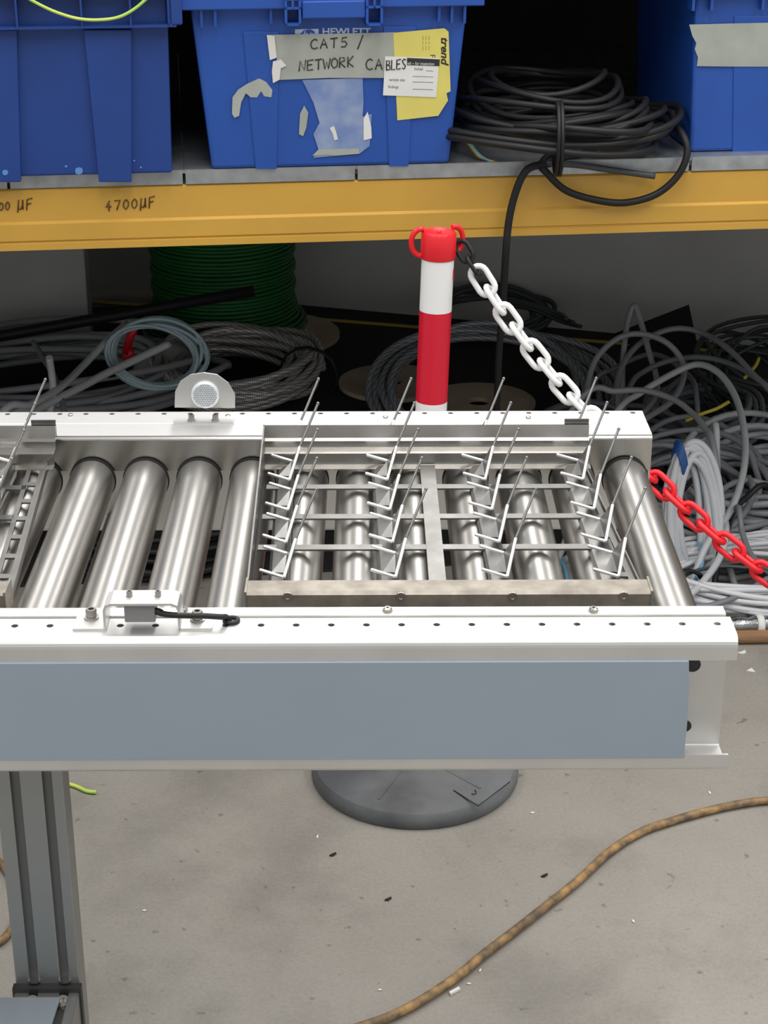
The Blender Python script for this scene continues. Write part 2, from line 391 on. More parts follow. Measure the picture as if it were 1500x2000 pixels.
for xa, ya in ((390, 54), (417, 54), (526, 47), (855, 42), (880, 45), (905, 46)):
    ua = uof(atv(xa, 20, vf-.012)); zb = atv(xa, ya, vf-.012).z
    MB().prism([R3(ua, vf-.016, zl+.002), R3(ua, vf+.004, zl+.002), R3(ua, vf+.004, zb), R3(ua, vf-.012, zb)], UD*.0045).build('rim_rib', 'blue', mb_root)
# tape, labels, glue marks
patch([(524,68),(640,66),(770,63),(772,108),(800,110),(802,152),(640,152),(545,156),(540,110),(530,108)], .0032, 'masking_tape', 'tape', mb_root)
patch([(521,68),(536,70),(540,112),(527,117)], .0046, 'curled_tape_end', 'offwhite', mb_root, .002)
patch([(533,120),(549,116),(559,128),(548,133),(546,155),(533,162),(531,140)], .0046, 'curled_tape_end', 'offwhite', mb_root, .002)
patch([(590,156),(708,152),(710,200),(708,228),(726,222),(722,285),(702,300),(655,304),(612,308),(622,292),(612,262),(624,240),(612,200),(600,176)], .0016, 'glue_residue', 'tape2', mb_root)
patch([(453,222),(454,190),(465,175),(482,164),(506,153),(520,160),(532,176),(530,190),(516,188),(510,178),(502,190),(490,190),(480,182),(471,200),(467,226),(458,230)], .0033, 'torn_tape', 'tape', mb_root)
patch([(586,222),(594,206),(602,220),(598,250),(592,266),(584,262)], .0018, 'torn_tape', 'tape', mb_root)
patch([(710,232),(718,218),(725,248),(726,270),(710,274)], .0026, 'torn_tape', 'paper', mb_root)
patch([(610,304),(622,292),(700,290),(702,300),(655,304),(640,302)], .0024, 'torn_tape', 'tape', mb_root)
patch([(644,250),(652,246),(656,256),(660,272),(653,274),(650,262)], .0024, 'torn_tape', 'offwhite', mb_root)
ysheet = patch([(768,64),(868,55),(876,62),(880,178),(872,182),(875,196),(856,226),(776,235)], .0036, 'yellow_sheet', 'yellowpaper', mb_root)
wl = patch([(752,110),(858,113),(852,190),(748,186)], .0048, 'white_label', 'paper', mb_root)
patch([(795,113),(859,116),(858,129),(795,127)], .0054, 'label_header', 'ink', wl)
def ptext(s, x, y, h, dx, dy, off, m, parent, name, wide=1.):   # printed words laid on the bin front; (dx,dy) photo direction of the line
    c = bpy.data.curves.new('print', 'FONT'); c.body = s; c.size = 1.0
    if s == 'trend': c.offset = .03; c.shear = .25
    if s == 'HEWLETT': c.offset = .025
    t = bpy.data.objects.new('print', c); COL.objects.link(t)
    dg = bpy.context.evaluated_depsgraph_get(); me = t.evaluated_get(dg).to_mesh()
    vs = [v.co.copy() for v in me.vertices]; fs = [tuple(p.vertices) for p in me.polygons]
    t.evaluated_get(dg).to_mesh_clear(); COL.objects.unlink(t); bpy.data.objects.remove(t)
    mbb = MB(); n = math.hypot(dx, dy); ex, ey = dx/n, dy/n
    mbb.v = [on_front(x + (v.x*ex*wide + v.y*ey)*h, y + (v.x*ey*wide - v.y*ex)*h, off) for v in vs]; mbb.f = fs
    return mbb.build(name, m, parent)
ptext('HEWLETT', 629, 68, 19, 1, 0, .0009, 'print_white', mb_root, 'printed_lettering', 1.12)
lg = patch([(576,57),(622,56),(622,72),(576,73)], .0009, 'printed_logo', 'print_white', mb_root)
patch([(588,73),(586,66),(594,59),(606,57),(615,62),(613,72)], .0016, 'logo_disc', 'blue', lg)
stroke_text([[(597,59),(591,72)],[(594,66),(600,65),(597,72)],[(607,64),(603,74)],[(606,65),(612,66),(609,71),(605,71)]], lambda x, y: on_front(x, y, .0022), .0009, 'logo_letters', 'print_white', lg)
ptext('trend', 862, 72, 20, 0, 1, .0043, 'ink', ysheet, 'printed_lettering', 1.2)
ptext('F', 840, 106, 15, 0, 1, .0043, 'ink', ysheet, 'printed_lettering')
for k, (x, y) in enumerate(((824, 70), (830, 70), (836, 70))): ptext('lorem'[:0] or '--- -- ---', x, y, 9, 0, 1, .0043, 'ink', ysheet, 'printed_lines')
ptext('ed -- for inspection', 796, 126, 8.2, 1, .03, .0061, 'paper', wl, 'printed_lettering', .82)
ptext('Initial', 809, 137, 8, 1, .03, .0055, 'ink', wl, 'printed_lettering')
ptext('sample size', 760, 158, 8, 1, .03, .0055, 'ink', wl, 'printed_lettering', .85)
ptext('findings', 758, 172, 8, 1, .03, .0055, 'ink', wl, 'printed_lettering', .85)
for y in (138, 149, 160, 174):
    stroke_text([[(806 if y > 138 else 832, y), (846, y+1.2)]], lambda x, yy: on_front(x, yy, .0055), .0003, 'ruled_line', 'ink', wl)
hw = lambda x, y: on_front(x, y, .0041)
write('CAT5', 606, 96, 680, 92, 19, hw, .0011, 'ink', 'handwriting', mb_root)
write('/', 697, 94, 712, 92, 22, hw, .0011, 'ink', 'handwriting', mb_root)
write('NETWORK', 584, 139, 692, 130, 20, hw, .0011, 'ink', 'handwriting', mb_root, .12)
write('CA', 714, 136, 748, 136, 21, hw, .0011, 'ink', 'handwriting', mb_root)
write('BLES', 754, 137, 794, 134, 19, lambda x, y: on_front(x, y, .0057), .0011, 'ink', 'handwriting', mb_root, .05)

# --- left bin: deeper blue, heavy ribs, overhanging the shelf front
VL = -.022; uR2 = uof(atv(337, 350, VL)); H2 = .30
lbr = thing('storage_bin', R3(uR2-.3, VL+.2, ZS), 'darker blue ribbed bin at the left end of the shelf, overhanging its edge', 'bin', 'blue lidded storage bins on the rack')
b = MB(); bin_body(b, uR2-.62, uR2, VL, .4, ZS, ZS+H2, .006); b.build('body', 'blue2', lbr, bevel=.004)
zr = atv(200, 52, VL-.03).z
for (xt0, xt1, xb0, xb1) in ((163, 257, 193, 257), (-70, 33, -40, 41)):
    p = [atv(xt0, 58, VL-.012), atv(xt1, 58, VL-.012), atv(xb1, 356, VL-.012), atv(xb0, 356, VL-.012)]
    MB().prism(p, VD*.014).build('rib', 'blue2', lbr, bevel=.002)
ur = uof(atv(357, 50, VL-.03)); zr2 = zr+.05
MB().rbox(uR2-.64, ur-.01, VL-.028, VL+.41, zr-.003, zr+.001).build('rim_flange', 'blue2', lbr)
MB().rbox(uR2-.64, ur-.01, VL-.030, VL+.41, zr2-.004, zr2+.012).build('rim_flange', 'blue2', lbr, bevel=.002)
MB().rbox(ur-.024, ur, VL-.030, VL+.41, zr, zr2+.01).build('rim_corner', 'blue2', lbr, bevel=.003)
for x in (32, 159, 255, 333): u = uof(atv(x, 30, VL-.03)); MB().rbox(u-.0015, u+.0015, VL-.030, VL, zr-.002, zr2).build('rim_rib', 'blue2', lbr)
for x, y, r in ((10, 337, 6), (154, 334, 8), (312, 104, 3), (129, 325, 2.5), (262, 314, 2), (275, 327, 2)):
    v = VL-.0125 if x < 40 else VL-.0012
    MB().prism([atv(x+r*math.cos(a*.7854)*(1+.2*math.sin(a*3)), y+r*.9*math.sin(a*.7854), v) for a in range(8)], VD*.002).build('scuff', 'scuff', lbr)

# --- right bin
VR = vof(atz(1400, 296, ZS)); uL3 = uof(atv(1348, 297, VR))
rb = thing('storage_bin', R3(uL3+.26, VR+.2, ZS), 'blue bin at the right end of the shelf with a blank torn tape strip', 'bin', 'blue lidded storage bins on the rack')
b = MB(); bin_body(b, uL3, uL3+.52, VR, .38, ZS, ZS+HB, .012); b.build('body', 'blue', rb, bevel=.006)
g0 = R3(0, VR, ZS); gn = (V((0,0,-1))*(.012*.55) + VD*(-HB)).normalized()
of = lambda x, y, o: atp(x, y, g0+gn*o, gn)
MB().prism([of(1432,30,-.004), of(1560,30,-.004), of(1545,296,-.004), of(1429,296,-.004)], gn*.006).build('rib', 'blue', rb, bevel=.001)
MB().prism([of(x, y, .003) for x, y in ((1346,48),(1420,46),(1560,43),(1560,130),(1440,130),(1361,129),(1363,112),(1357,96),(1360,84),(1352,70))], gn*.0006).build('masking_tape', 'tape', rb)
zl3 = atv(1420, -14, VR-.03).z
MB().rbox(uL3-.034, uL3+.55, VR-.03, VR+.42, zl3, zl3+.03).build('lid', 'blue', rb, bevel=.003)
for x in (1352, 1388, 1488): u = uof(atv(x, 10, VR-.02)); MB().rbox(u, u+.005, VR-.02, VR+.01, zl3-.03, zl3+.01).build('rim_rib', 'blue', rb)
MB().rbox(uL3-.02, uL3+.0, VR+.06, VR+.065, zl3-.02, zl3+.01).build('rim_rib', 'blue', rb)

wy = spline([atv(x, y, VL-.034) for x, y in ((40,-12),(75,8),(110,24),(150,36),(190,39),(230,34),(262,18),(290,-6),(296,-14))], 6)
tag(MB().tube(wy, .0026, 8).build('earth_wire', 'greenyellow'), 'thin green and yellow wire drooping over the rim of the left bin', 'wire')

# ================================================================== ROLLER CONVEYOR
cv = thing('roller_conveyor', (0, 1.7, 0), 'steel roller conveyor with blue-grey side panel on an aluminium leg', 'conveyor')
XL, XR = -1.25, .328; ZC = .88
PH = .0320
fh = [.3135-PH*i for i in range(48)]
def arc(cy_, cz, r, a0, a1, n=4): return [(cy_+r*math.cos(math.radians(a0+(a1-a0)*i/n)), cz+r*math.sin(math.radians(a0+(a1-a0)*i/n))) for i in range(n+1)]
# front rail: outward facing C with lips
yf, yw = 1.407, 1.452
m = MB()
m.holed(XL, XR, yf+.012, yw-.004, ZC-.0025, ZC, fh, .0033, 1.4345)
m.sheet([(yf+.012, ZC)]+arc(yf+.010, ZC-.010, .010, 90, 180, 6)+[(yf, .857)], XL, XR, .0025, 1)
m.sheet([(yw-.004, ZC)]+arc(yw-.004, ZC-.004, .004, 90, 0)[1:]+[(yw, .745)]+arc(yw-.004, .745, .004, 0, -90)[1:]+[(yf+.004, .741)]+arc(yf+.004, .745, .004, 270, 180)[1:]+[(yf, .758)], XL, XR, .0025, -1)
m.build('side_rail', 'rail', cv)
# front roller carrier strip
MB().sheet([(yw+.0015, ZC-.012), (yw+.0015, ZC+.0003), (1.470, ZC+.0003), (1.4705, .82)], XL, XR-.003, .0025, -1).build('roller_carrier', 'rail', cv)
# back rail (channel opens to the rack) with its carrier
yb, ybw = 2.000, 1.953
m = MB()
bh = [.3115-.0312*i for i in range(50)]
m.holed(XL, XR-.004, ybw+.004, yb-.006, ZC-.0025, ZC, bh, .0033, 1.988)
m.sheet([(yb-.006, ZC)]+arc(yb-.006, ZC-.006, .006, 90, 0)+[(yb, .857)], XL, XR-.004, .0025, -1)
m.sheet([(ybw+.004, ZC), (ybw, ZC-.004), (ybw, .745), (ybw+.004, .741), (yb, .741), (yb, .758)], XL, XR-.004, .0025, 1)
m.build('side_rail', 'rail', cv)
m = MB()
m.sheet([(ybw-.001, ZC-.0003), (1.914, ZC-.0003)]+arc(1.914, ZC-.0043, .004, 90, 180)[1:]+[(1.910, .838)], XL, XR-.004, .0025, 1)
m.build('roller_carrier', 'plate', cv)
MB().box(XL, XR-.004, 1.9135, ybw-.0006, ZC-.0002, ZC+.0006).build('carrier_top', 'rail', cv)
MB().box(XR-.0065, XR-.0042, 1.9125, ybw, .80, ZC-.003).build('end_plate', 'rail', cv)
# rollers
RP, RR, RZ = .0621, .026, .828
rm = MB(); rm.lathe((0, 1.473, RZ), (0, 1, 0), [(RR-.002, 0), (RR, .002), (RR, .430), (RR-.002, .4325)], 40); rme = rm.mesh('roller', 'roller', V((0, 1.473, RZ)))
cm = MB(); cm.lathe((0, 1.9056, RZ), (0, 1, 0), [(RR+.0012, 0), (RR+.0012, .0015), (.012, .004)], 40); cme = cm.mesh('gap_shade_ring', 'darkgap', V((0, 1.473, RZ)))  # black ring painted in for the dark gap round the roller end
am = MB(); am.lathe((0, 1.469, RZ), (0, 1, 0), [(.006, 0), (.006, .46)], 10); ame = am.mesh('axle', 'bolt', V((0, 1.473, RZ)))
for i in range(25):
    x = .294 - RP*i
    if x < XL: break
    r = inst('roller', rme, cv, (x, 1.473, RZ)); inst('gap_shade_ring', cme, r, (x, 1.473, RZ)); inst('axle', ame, r, (x, 1.473, RZ))
for x in (.18, -.30, -.8): MB().box(x-.02, x+.02, yw, ybw, .745, .765).build('cross_member', 'rail', cv)
# hinged side cover
pe = [aty(x, y, 1.404) for x, y in ((1346,1293),(1346,1320),(1347,1345),(1345,1370),(1344,1395),(1342,1420),(1340,1440),(1338,1462),(1338,1482))]
pts = [V((XL, 1.4045, pe[0].z))]+[V((p.x, 1.4045, p.z)) for p in pe]+[V((XL, 1.4045, pe[-1].z))]
m = MB().prism(pts, V((0, .002, 0)))
m.box(XL, pe[0].x, 1.4045, 1.409, pe[0].z-.0012, pe[0].z+.0004)
m.build('side_cover', 'panel', cv, bevel=.0006)
for x, y, rr_ in ((1353, 1298, .0075), (1338, 1418, .006)):
    p = aty(x, y, yw-.0028); MB().lathe(p, (0, -1, 0), [(rr_, 0), (rr_, .0006)], 20).build('web_hole_shade', 'darkgap', cv)  # flat black disc on the web imitates the dark inside of a hole
# bolts on the rail tops
def bolt(p, r, h, name='bolt', parent=cv, m='bolt', socket=True):
    mb = MB(); mb.lathe(p, (0,0,1), [(r*1.35, 0), (r*1.35, h*.2), (r*1.0, h*.22), (r, h*.85), (r*.85, h), (r*.5, h), (r*.5, h*.55)] if socket else [(r, 0), (r, h*.5), (r*.7, h), (0, h*1.05)], 14)
    return mb.build(name, m, parent)
for x in (757, 1159, 358): p = atz(x, 1194, ZC); MB().lathe(p, (0,0,1), [(.0052, 0), (.0052, .0009), (.0046, .001), (.0042, .003), (.003, .0042), (.0016, .0042), (.0014, .0025)], 8, False).build('bolt', 'bolt', cv)
for x, y in ((138,811),(445,813),(753,815),(1032,816)): p = atz(x, y, ZC); bolt(p, .0032, .0022, socket=False)
# --- photo sensor under its bracket
hz = ZC
xa, xb = atz(213, 1215, hz).x, atz(352, 1215, hz).x
x0, x1 = atz(148, 1215, hz).x, atz(418, 1215, hz).x
y0, y1 = 1.424, 1.452
zt2 = aty(280, 1172, 1.436).z
m = MB(); t = .0022
def rs(pts, closed=False):   # bracket: (x, z) polyline with thickness swept in y
    k = len(pts); P = [V((x, 0, z)) for x, z in pts]; off = []
    for i in range(k):
        d = (P[min(i+1, k-1)]-P[max(i-1, 0)]).normalized(); off.append(V((d.z, 0, -d.x))*(-t))
    out = P+[P[i]+off[i] for i in range(k-1, -1, -1)]; n = len(out); A = m.add([p+V((0,y0,0)) for p in out]); B = m.add([p+V((0,y1,0)) for p in out])
    for i in range(n): m.face((A+i, A+(i+1) % n, B+(i+1) % n, B+i))
    for i in range(k-1): m.face((A+i, A+i+1, A+n-2-i, A+n-1-i)); m.face((B+i, B+n-1-i, B+n-2-i, B+i+1))
rs([(x0, hz), (x0+.004, hz), (xa-.001, hz), (xa, hz+.002), (xa, zt2-.005), (xa+.0015, zt2-.0015), (xa+.005, zt2), (xb-.005, zt2), (xb-.0015, zt2-.0015), (xb, zt2-.005), (xb, hz+.002), (xb+.001, hz), (x1, hz)])
br = m.build('sensor_bracket', 'rail', cv)
sxa, sxb = aty(243, 1200, 1.428).x, aty(303, 1200, 1.428).x
MB().box(sxa, sxb, 1.427, 1.448, aty(270, 1216, 1.427).z, zt2).build('sensor_body', 'sensor', br, bevel=.001)
for x in (253, 309): p = V((aty(x, 1165, 1.440).x, 1.440, zt2)); bolt(p+V((0,0,.001)), .0028, .0062, 'bolt', br)
for x, y in ((179, 1207), (386, 1211)): p = atz(x, y, hz+.002); bolt(p, .0052, .0095, 'bolt', br)
gp = atz(452, 1214, hz)
cab = spline([V((sxb-.001, 1.431, aty(305, 1194, 1.43).z)), V((sxb+.008, 1.427, aty(325, 1199, 1.427).z)), aty(350, 1202, 1.425), aty(400, 1203, 1.430), aty(432, 1205, 1.433), gp+V((-.004,0,.004)), gp+V((0,0,-.006))], 8)
MB().tube(cab, .0028, 8).build('sensor_cable', 'black', br)
MB().lathe((sxb-.002, 1.431, cab[0].z), (1,-.2,-.1), [(.0035, 0), (.0035, .006), (.0024, .009)], 12).build('strain_relief', 'black', br)
g = MB(); g.tube([gp+V((.006*math.cos(a*math.pi/10), .006*math.sin(a*math.pi/10), .0012)) for a in range(20)], .0022, 8, closed=True); g.build('grommet', 'black', br)
# --- reflector on the back rail
ry = 1.972
def rp(x, y): return aty(x, y, ry)
ol = [(341,796),(342,765),(352,745),(372,732),(398,728),(424,732),(446,748),(459,770),(459,797)]
rb2 = MB(); rb2.prism([rp(x, y) for x, y in ol], V((0, .002, 0)))
q0, q1 = atz(337, 800, ZC), atz(457, 806, ZC); rb2.box(rp(341,790).x, rp(459,790).x, 1.950, ry+.002, ZC, ZC+.002)
rbr = rb2.build('reflector_bracket', 'rail', cv)
rc = rp(401, 770); rc.y = ry
MB().lathe(rc, (0,-1,0), [(.0165, 0), (.0165, .003), (.0145, .0042)], 28).build('reflector', 'reflector', rbr)
hx = MB()
for i in range(-5, 6):
    for j in range(-5, 6):
        dx, dz = (i+(j % 2)*.5)*.0029, j*.0025
        if dx*dx+dz*dz < .0135**2: hx.lathe(rc+V((dx, -.0041, dz)), (0,-1,0), [(.00125, 0), (.0006, .0009)], 6, False)
hx.build('prism_cells', 'reflcell', rbr)
for x, y in ((373, 799), (420, 799)): p = V((aty(x, y, 1.958).x, 1.958, ZC+.002)); bolt(p, .0036, .008, 'bolt', rbr)
# --- leg: slotted aluminium extrusion with a cross foot
ly = 1.458; la, lbx = aty(-12, 1505, ly).x, aty(121, 1505, ly).x; lw = lbx-la
m = MB()
s1a, s1b = la+lw*.225, la+lw*.36; s2a, s2b = la+lw*.70, la+lw*.835
for a, b2 in ((la, s1a), (s1b, s2a), (s2b, lbx)): m.box(a, b2, ly, ly+.032, 0.0, .741)
leg = m.build('leg', 'extr', cv, bevel=.0012)
for a, b2 in ((s1a, s1b), (s2a, s2b)):
    MB().box(a-.001, b2+.001, ly+.006, ly+.026, 0.0, .740).build('t_slot', 'extrslot', leg)
zf = aty(60, 1922, ly).z
m = MB(); fw = .068; 
for a, b2 in ((la, s1a), (s1b, s2a), (s2b, lbx)): m.box(a, b2, .9, ly-.008, zf-.064, zf-.004)
foot = m.build('cross_foot', 'extr', cv, bevel=.0012)
MB().box(la+.001, lbx-.001, .9, ly-.01, zf-.058, zf-.012).build('t_slot', 'extrslot', foot)
MB().box(la-.002, lbx+.002, ly-.009, ly, zf-.066, zf+.001).build('end_cap', 'darkgap', foot)
for x in ((s1a+s1b)/2, (s2a+s2b)/2):
    MB().lathe((x, ly-.018, zf-.011), (0,-.3,1), [(.007, 0), (.007, .006), (.0035, .006), (.0035, .003)], 16).build('bolt', 'bolt', foot)
    MB().lathe((x, ly+.004, zf+.003), (0,0,1), [(.008, 0), (.008, .002)], 16).build('washer', 'bolt', foot)
pz = zf-.003
c1, c2 = atz(118, 1952, pz), atz(-40, 1952, pz)
MB().prism([c2, c1, c1+V((-.012, -.25, 0)), c2+V((-.03, -.25, 0))], V((0,0,.0025))).build('cover_plate', 'grey_plate', foot)
MB().box(la+.0, lbx-.0, ly+.03, ly+.034, 0, .02).build('foot_pad', 'darkgap', leg)

# ================================================================== SPIKE TRAYS
def make_tray():
    t = thing('spike_tray', (.07, 1.7, .854), 'stainless spike tray lying whole on the rollers, four rows of leaning spikes', 'tray', 'spike trays on the rollers')
    zb = .8545
    xl, xr = -.1215, .2640
    fb = MB().sheet([(1.529, zb), (1.5295, .878), (1.526, .881), (1.503, .881), (1.500, .878), (1.4995, zb+.001)], xl, xr, .002, 1).build('front_bar', 'traybar', t)
    for x, y in ((562,1165),(783,1165),(1001,1165),(1218,1164)):
        p = aty(x, y, 1.4993); MB().lathe(p, (0,-1,0), [(.0048, 0), (.0044, .0012), (.0026, .0012), (.002, .0002)], 16).build('screw', 'bolt', fb)
    for x, s in ((xl-.0005, 1), (xr-.0015, 1)): MB().box(x, x+.002, 1.4985, 1.531, zb, .882).build('bar_end', 'traybar', fb)
    xbl, xbr = -.126, .248
    MB().sheet([(1.862, zb+.003), (1.875, zb+.004), (1.8755, .8585), (1.8760, .872), (1.890, .874), (1.8905, .882), (1.896, .884), (1.8985, .899)], xbl, xbr, .0018, 1).build('back_plate', 'plate', t)
    def side(xf, xk, name):
        m = MB(); m.hexa([(xf,1.53,zb),(xf+.0018,1.53,zb),(xk+.0018,1.9,zb),(xk,1.9,zb),(xf,1.53,.880),(xf+.0018,1.53,.880),(xk+.0018,1.9,.899),(xk,1.9,.899)])
        m.build(name, 'tray', t)
    side(xl, xbl, 'side_plate'); 
    m = MB(); m.hexa([(.220,1.9,.884),(.248,1.9,.884),(.248,1.902,.884),(.220,1.902,.884),(.220,1.9,.905),(.248,1.9,.905),(.248,1.902,.905),(.220,1.902,.905)]); m.build('corner_tab', 'tray', t)
    for y in (950, 1008, 1068):
        a = atz(700, y, zb+.005).y
        MB().box(xl+.003, .228, a-.006, a+.006, zb+.003, zb+.005).build('crossbar', 'tray', t)
    ca, cb = atz(834, 900, zb+.006), atz(857, 1160, zb+.006)
    MB().hexa([(cb.x-.0085,1.53,zb+.004),(cb.x+.0085,1.53,zb+.004),(ca.x+.0085,1.87,zb+.004),(ca.x-.0085,1.87,zb+.004),(cb.x-.0085,1.53,zb+.0062),(cb.x+.0085,1.53,zb+.0062),(ca.x+.0085,1.87,zb+.0062),(ca.x-.0085,1.87,zb+.0062)]).build('centre_strip', 'tray', t)
    # slotted strip along the right side: a ladder of rungs between two stringers
    def sx(y): return .243 + (y-1.53)*(-.022/.34)
    m = MB()
    def sp(x0_, x1_, ya, yb_, za, zb_):
        m.hexa([(sx(ya)+x0_,ya,za),(sx(ya)+x1_,ya,za),(sx(yb_)+x1_,yb_,za),(sx(yb_)+x0_,yb_,za),(sx(ya)+x0_,ya,zb_),(sx(ya)+x1_,ya,zb_),(sx(yb_)+x1_,yb_,zb_),(sx(yb_)+x0_,yb_,zb_)])
    sp(-.003, .002, 1.53, 1.87, zb+.003, zb+.005); sp(.012, .019, 1.53, 1.87, zb+.003, zb+.005)
    for k in range(8): y = 1.53+k*.0475; sp(.002, .012, y, min(y+.010, 1.87), zb+.003, zb+.005)
    sp(.0185, .020, 1.53, 1.87, zb+.0, zb+.010)
    m.build('slotted_strip', 'tray', t)
    # rows of spikes
    A, T, B, PN = V((.011,.037,.024)), V((.0315,.062,.0670)), V((.001,.055,0)), V((-.023,.008,.004))
    pm = MB(); th = V((.0014, 0, 0))
    pm.prism([V((0,0,-.001)), B, A+V((.0,.004,.002)), A], th)
    pm.prism([V((0,.004,-.001)), V((0,.004,-.010)), V((.001,.051,-.010)), B-V((0,.004,.001))], th)
    pm.prism([V((.001,.010,0)), B, V((-.012,.008,.0015))], V((0,0,-.0012)))
    pme = pm.mesh('spike_plate', 'tray')
    em = rod((.0006,0,0), A, .0018, 8).mesh('plate_edge_rod', 'rod'); sm = rod(A, T, .0014, 8, .0019).mesh('spike', 'spike')
    p1 = rod((0,0,0), PN, .0018, 8).mesh('pin', 'rod')
    for c in range(4):
        xf_, xk_ = -.088+.109*c, -.095+.108*c
        ya, yk = 1.556, 1.888
        MB().hexa([(xf_-.015,1.531,zb+.002),(xf_+.005,1.531,zb+.002),(xk_+.005,1.87,zb+.002),(xk_-.015,1.87,zb+.002),(xf_-.012,1.531,zb+.0045),(xf_+.005,1.531,zb+.0075),(xk_+.005,1.87,zb+.0075),(xk_-.012,1.87,zb+.0045)]).build('mounting_strip', 'tray', t)
        for k in range(5):
            f = k/4; o = V((xf_+(xk_-xf_)*f, ya+(yk-ya)*f, .870))
            pl = inst('spike_plate', pme, t, o); inst('plate_edge_rod', em, pl, o); inst('spike', sm, pl, o); inst('pin', p1, pl, o); inst('pin', p1, pl, o+B)
    return t
tray = make_tray()
t2 = copy_tree(tray); t2.location.x -= .612
for c_ in t2.children:
    if c_.name.startswith(('spike_plate', 'mounting_strip')): c_.location.x -= .030
t2['label'] = 'stainless spike tray cut off by the left edge of the picture'

# ================================================================== BARRIER POST AND CHAIN
pb = V((.070, 2.594, 0)); pt = V((.100, 2.600, .945)); pd = (pt-pb).normalized()
po = thing('barrier_post', pb, 'red and white chain post on a round black rubber base', 'post')
def pz_(y): # height along the post of a photo row
    p = aty(850, y, 2.597); return (p.z)/pd.z
m = MB(); m.lathe(pb, (0,0,1), [(.174,0),(.1765,.006),(.1765,.018),(.170,.027),(.150,.031),(.06,.036),(.045,.055),(.034,.060),(.034,.02)], 64)
base = m.build('base', 'rubber', po)
for a in range(5): # raised seams across the base
    t_ = .5+a*1.2566; d = V((math.cos(t_), math.sin(t_), 0)); n_ = V((-d.y, d.x, 0))*.0018
    p1, p2 = pb+d*.055+V((0,0,.0352)), pb+d*.146+V((0,0,.0312)); MB().hexa([p1-n_, p1+n_, p2+n_, p2-n_, p1-n_+V((0,0,.0018)), p1+n_+V((0,0,.0018)), p2+n_+V((0,0,.0015)), p2-n_+V((0,0,.0015))]).build('seam', 'rubber', base)
sq = MB(); zq = .0325
qa = [atz(886, 1544, zq), atz(934, 1574, zq), atz(996, 1527, zq)]; sq.tube(qa[:2], .0013, 5); sq.tube(qa[1:], .0009, 5)
sq.tube([atz(925+5*math.cos(a*.6), 1547+4*math.sin(a*.6), zq) for a in range(-2, 5)], .0008, 5); sq.build('moulded_mark', 'darkgap', base)
pr_ = .0247
hts = [.03, pz_(782), pz_(606), pz_(500)]
for i, (a, b2) in enumerate(zip(hts, hts[1:])):
    if i == 0:
        # below the wide red band: white, then a red foot band
        MB().lathe(pb, pd, [(pr_, a), (pr_, .22)], 32).build('red_band', 'redband', po); MB().lathe(pb, pd, [(pr_, .22), (pr_, .40)], 32).build('white_band', 'white', po)
        MB().lathe(pb, pd, [(pr_, .40), (pr_, .58)], 32).build('red_band', 'redband', po); a = .58
    MB().lathe(pb, pd, [(pr_, a), (pr_, b2)], 32).build(('white_band', 'red_band', 'white_band')[i], ('white', 'redband', 'white')[i], po)
h0, h1 = hts[3]-.004, .945
cap = MB().lathe(pb, pd, [(pr_+.0012, h0), (pr_+.0022, h0+.003), (pr_+.0018, h1-.004), (pr_-.001, h1), (pr_-.004, h1-.002), (0, h1-.003)], 32).build('cap', 'red', po)
MB().lathe(pb+pd*(h1-.003), pd, [(.004, 0), (.0035, .003), (0, .004)], 10).build('cap_nib', 'red', cap)
ct = pb+pd*((h0+h1)/2+.004)
for s, px in ((-1, V((-1, -.12, 0))), (1, V((.9, .45, 0)))):   # open hook ears on the cap
    px = px.normalized(); o = ct+px*(pr_+.002); P = []
    for a in range(15): t_ = math.radians(-105+210*a/14); P.append(o+px*(.0150*math.cos(t_)+.0)+V((0,0,1))*(.0205*math.sin(t_)))
    MB().tube(P, .0042, 8).build('hook_ear', 'red', cap)
MB().prism([pb+pd*pz_(536)+V((math.cos(a), math.sin(a), 0))*(pr_+.0004)+V((0,0,dz)) for a, dz in ((-.32,-.008),(-.22,-.010),(-.16,-.004),(-.16,.006),(-.24,.010),(-.33,.007))], V((.0006,-.0003,0))).build('red_dot', 'red', po)
# chain: stadium links alternating by a quarter turn
def link_mesh(name, m, L=.048, Wd=.0255, r=.0046):
    s = []; h = (L-Wd)/2
    for a in range(9): t_ = math.radians(-90+180*a/8); s.append(V((h+Wd/2*math.cos(t_), Wd/2*math.sin(t_), 0)))
    for a in range(9): t_ = math.radians(90+180*a/8); s.append(V((-h+Wd/2*math.cos(t_), Wd/2*math.sin(t_), 0)))
    return MB().tube(s, r, 8, closed=True).mesh(name, m)
LM = {'white': link_mesh('link', 'white'), 'red': link_mesh('link', 'red'), 'black': link_mesh('shackle', 'black', .034, .020, .0034)}
path_px = [(899,478,2.612),(925,520,2.60),(985,612,2.58),(1052,700,2.56),(1110,768,2.54),(1170,828,2.52),(1225,885,2.50),(1290,948,2.47),(1350,1004,2.44),(1420,1064,2.41),(1500,1124,2.38),(1600,1186,2.34),(1720,1240,2.30)]
cp_ = spline([aty(x, y, Y) for x, y, Y in path_px], 40)
ch = thing('barrier_chain', cp_[0], 'plastic link chain, white then red, hanging from the post cap', 'chain')
Ls = [0]
for a, b2 in zip(cp_, cp_[1:]): Ls.append(Ls[-1]+(b2-a).length)
def along(s):
    for i in range(len(Ls)-1):
        if Ls[i+1] >= s: t_ = (s-Ls[i])/max(Ls[i+1]-Ls[i], 1e-9); return cp_[i].lerp(cp_[i+1], t_), (cp_[min(i+3, len(cp_)-1)]-cp_[max(i-3, 0)]).normalized()
    return cp_[-1], (cp_[-1]-cp_[-3]).normalized()
s, k, redfrom = .012, 0, aty(1225, 885, 2.48)
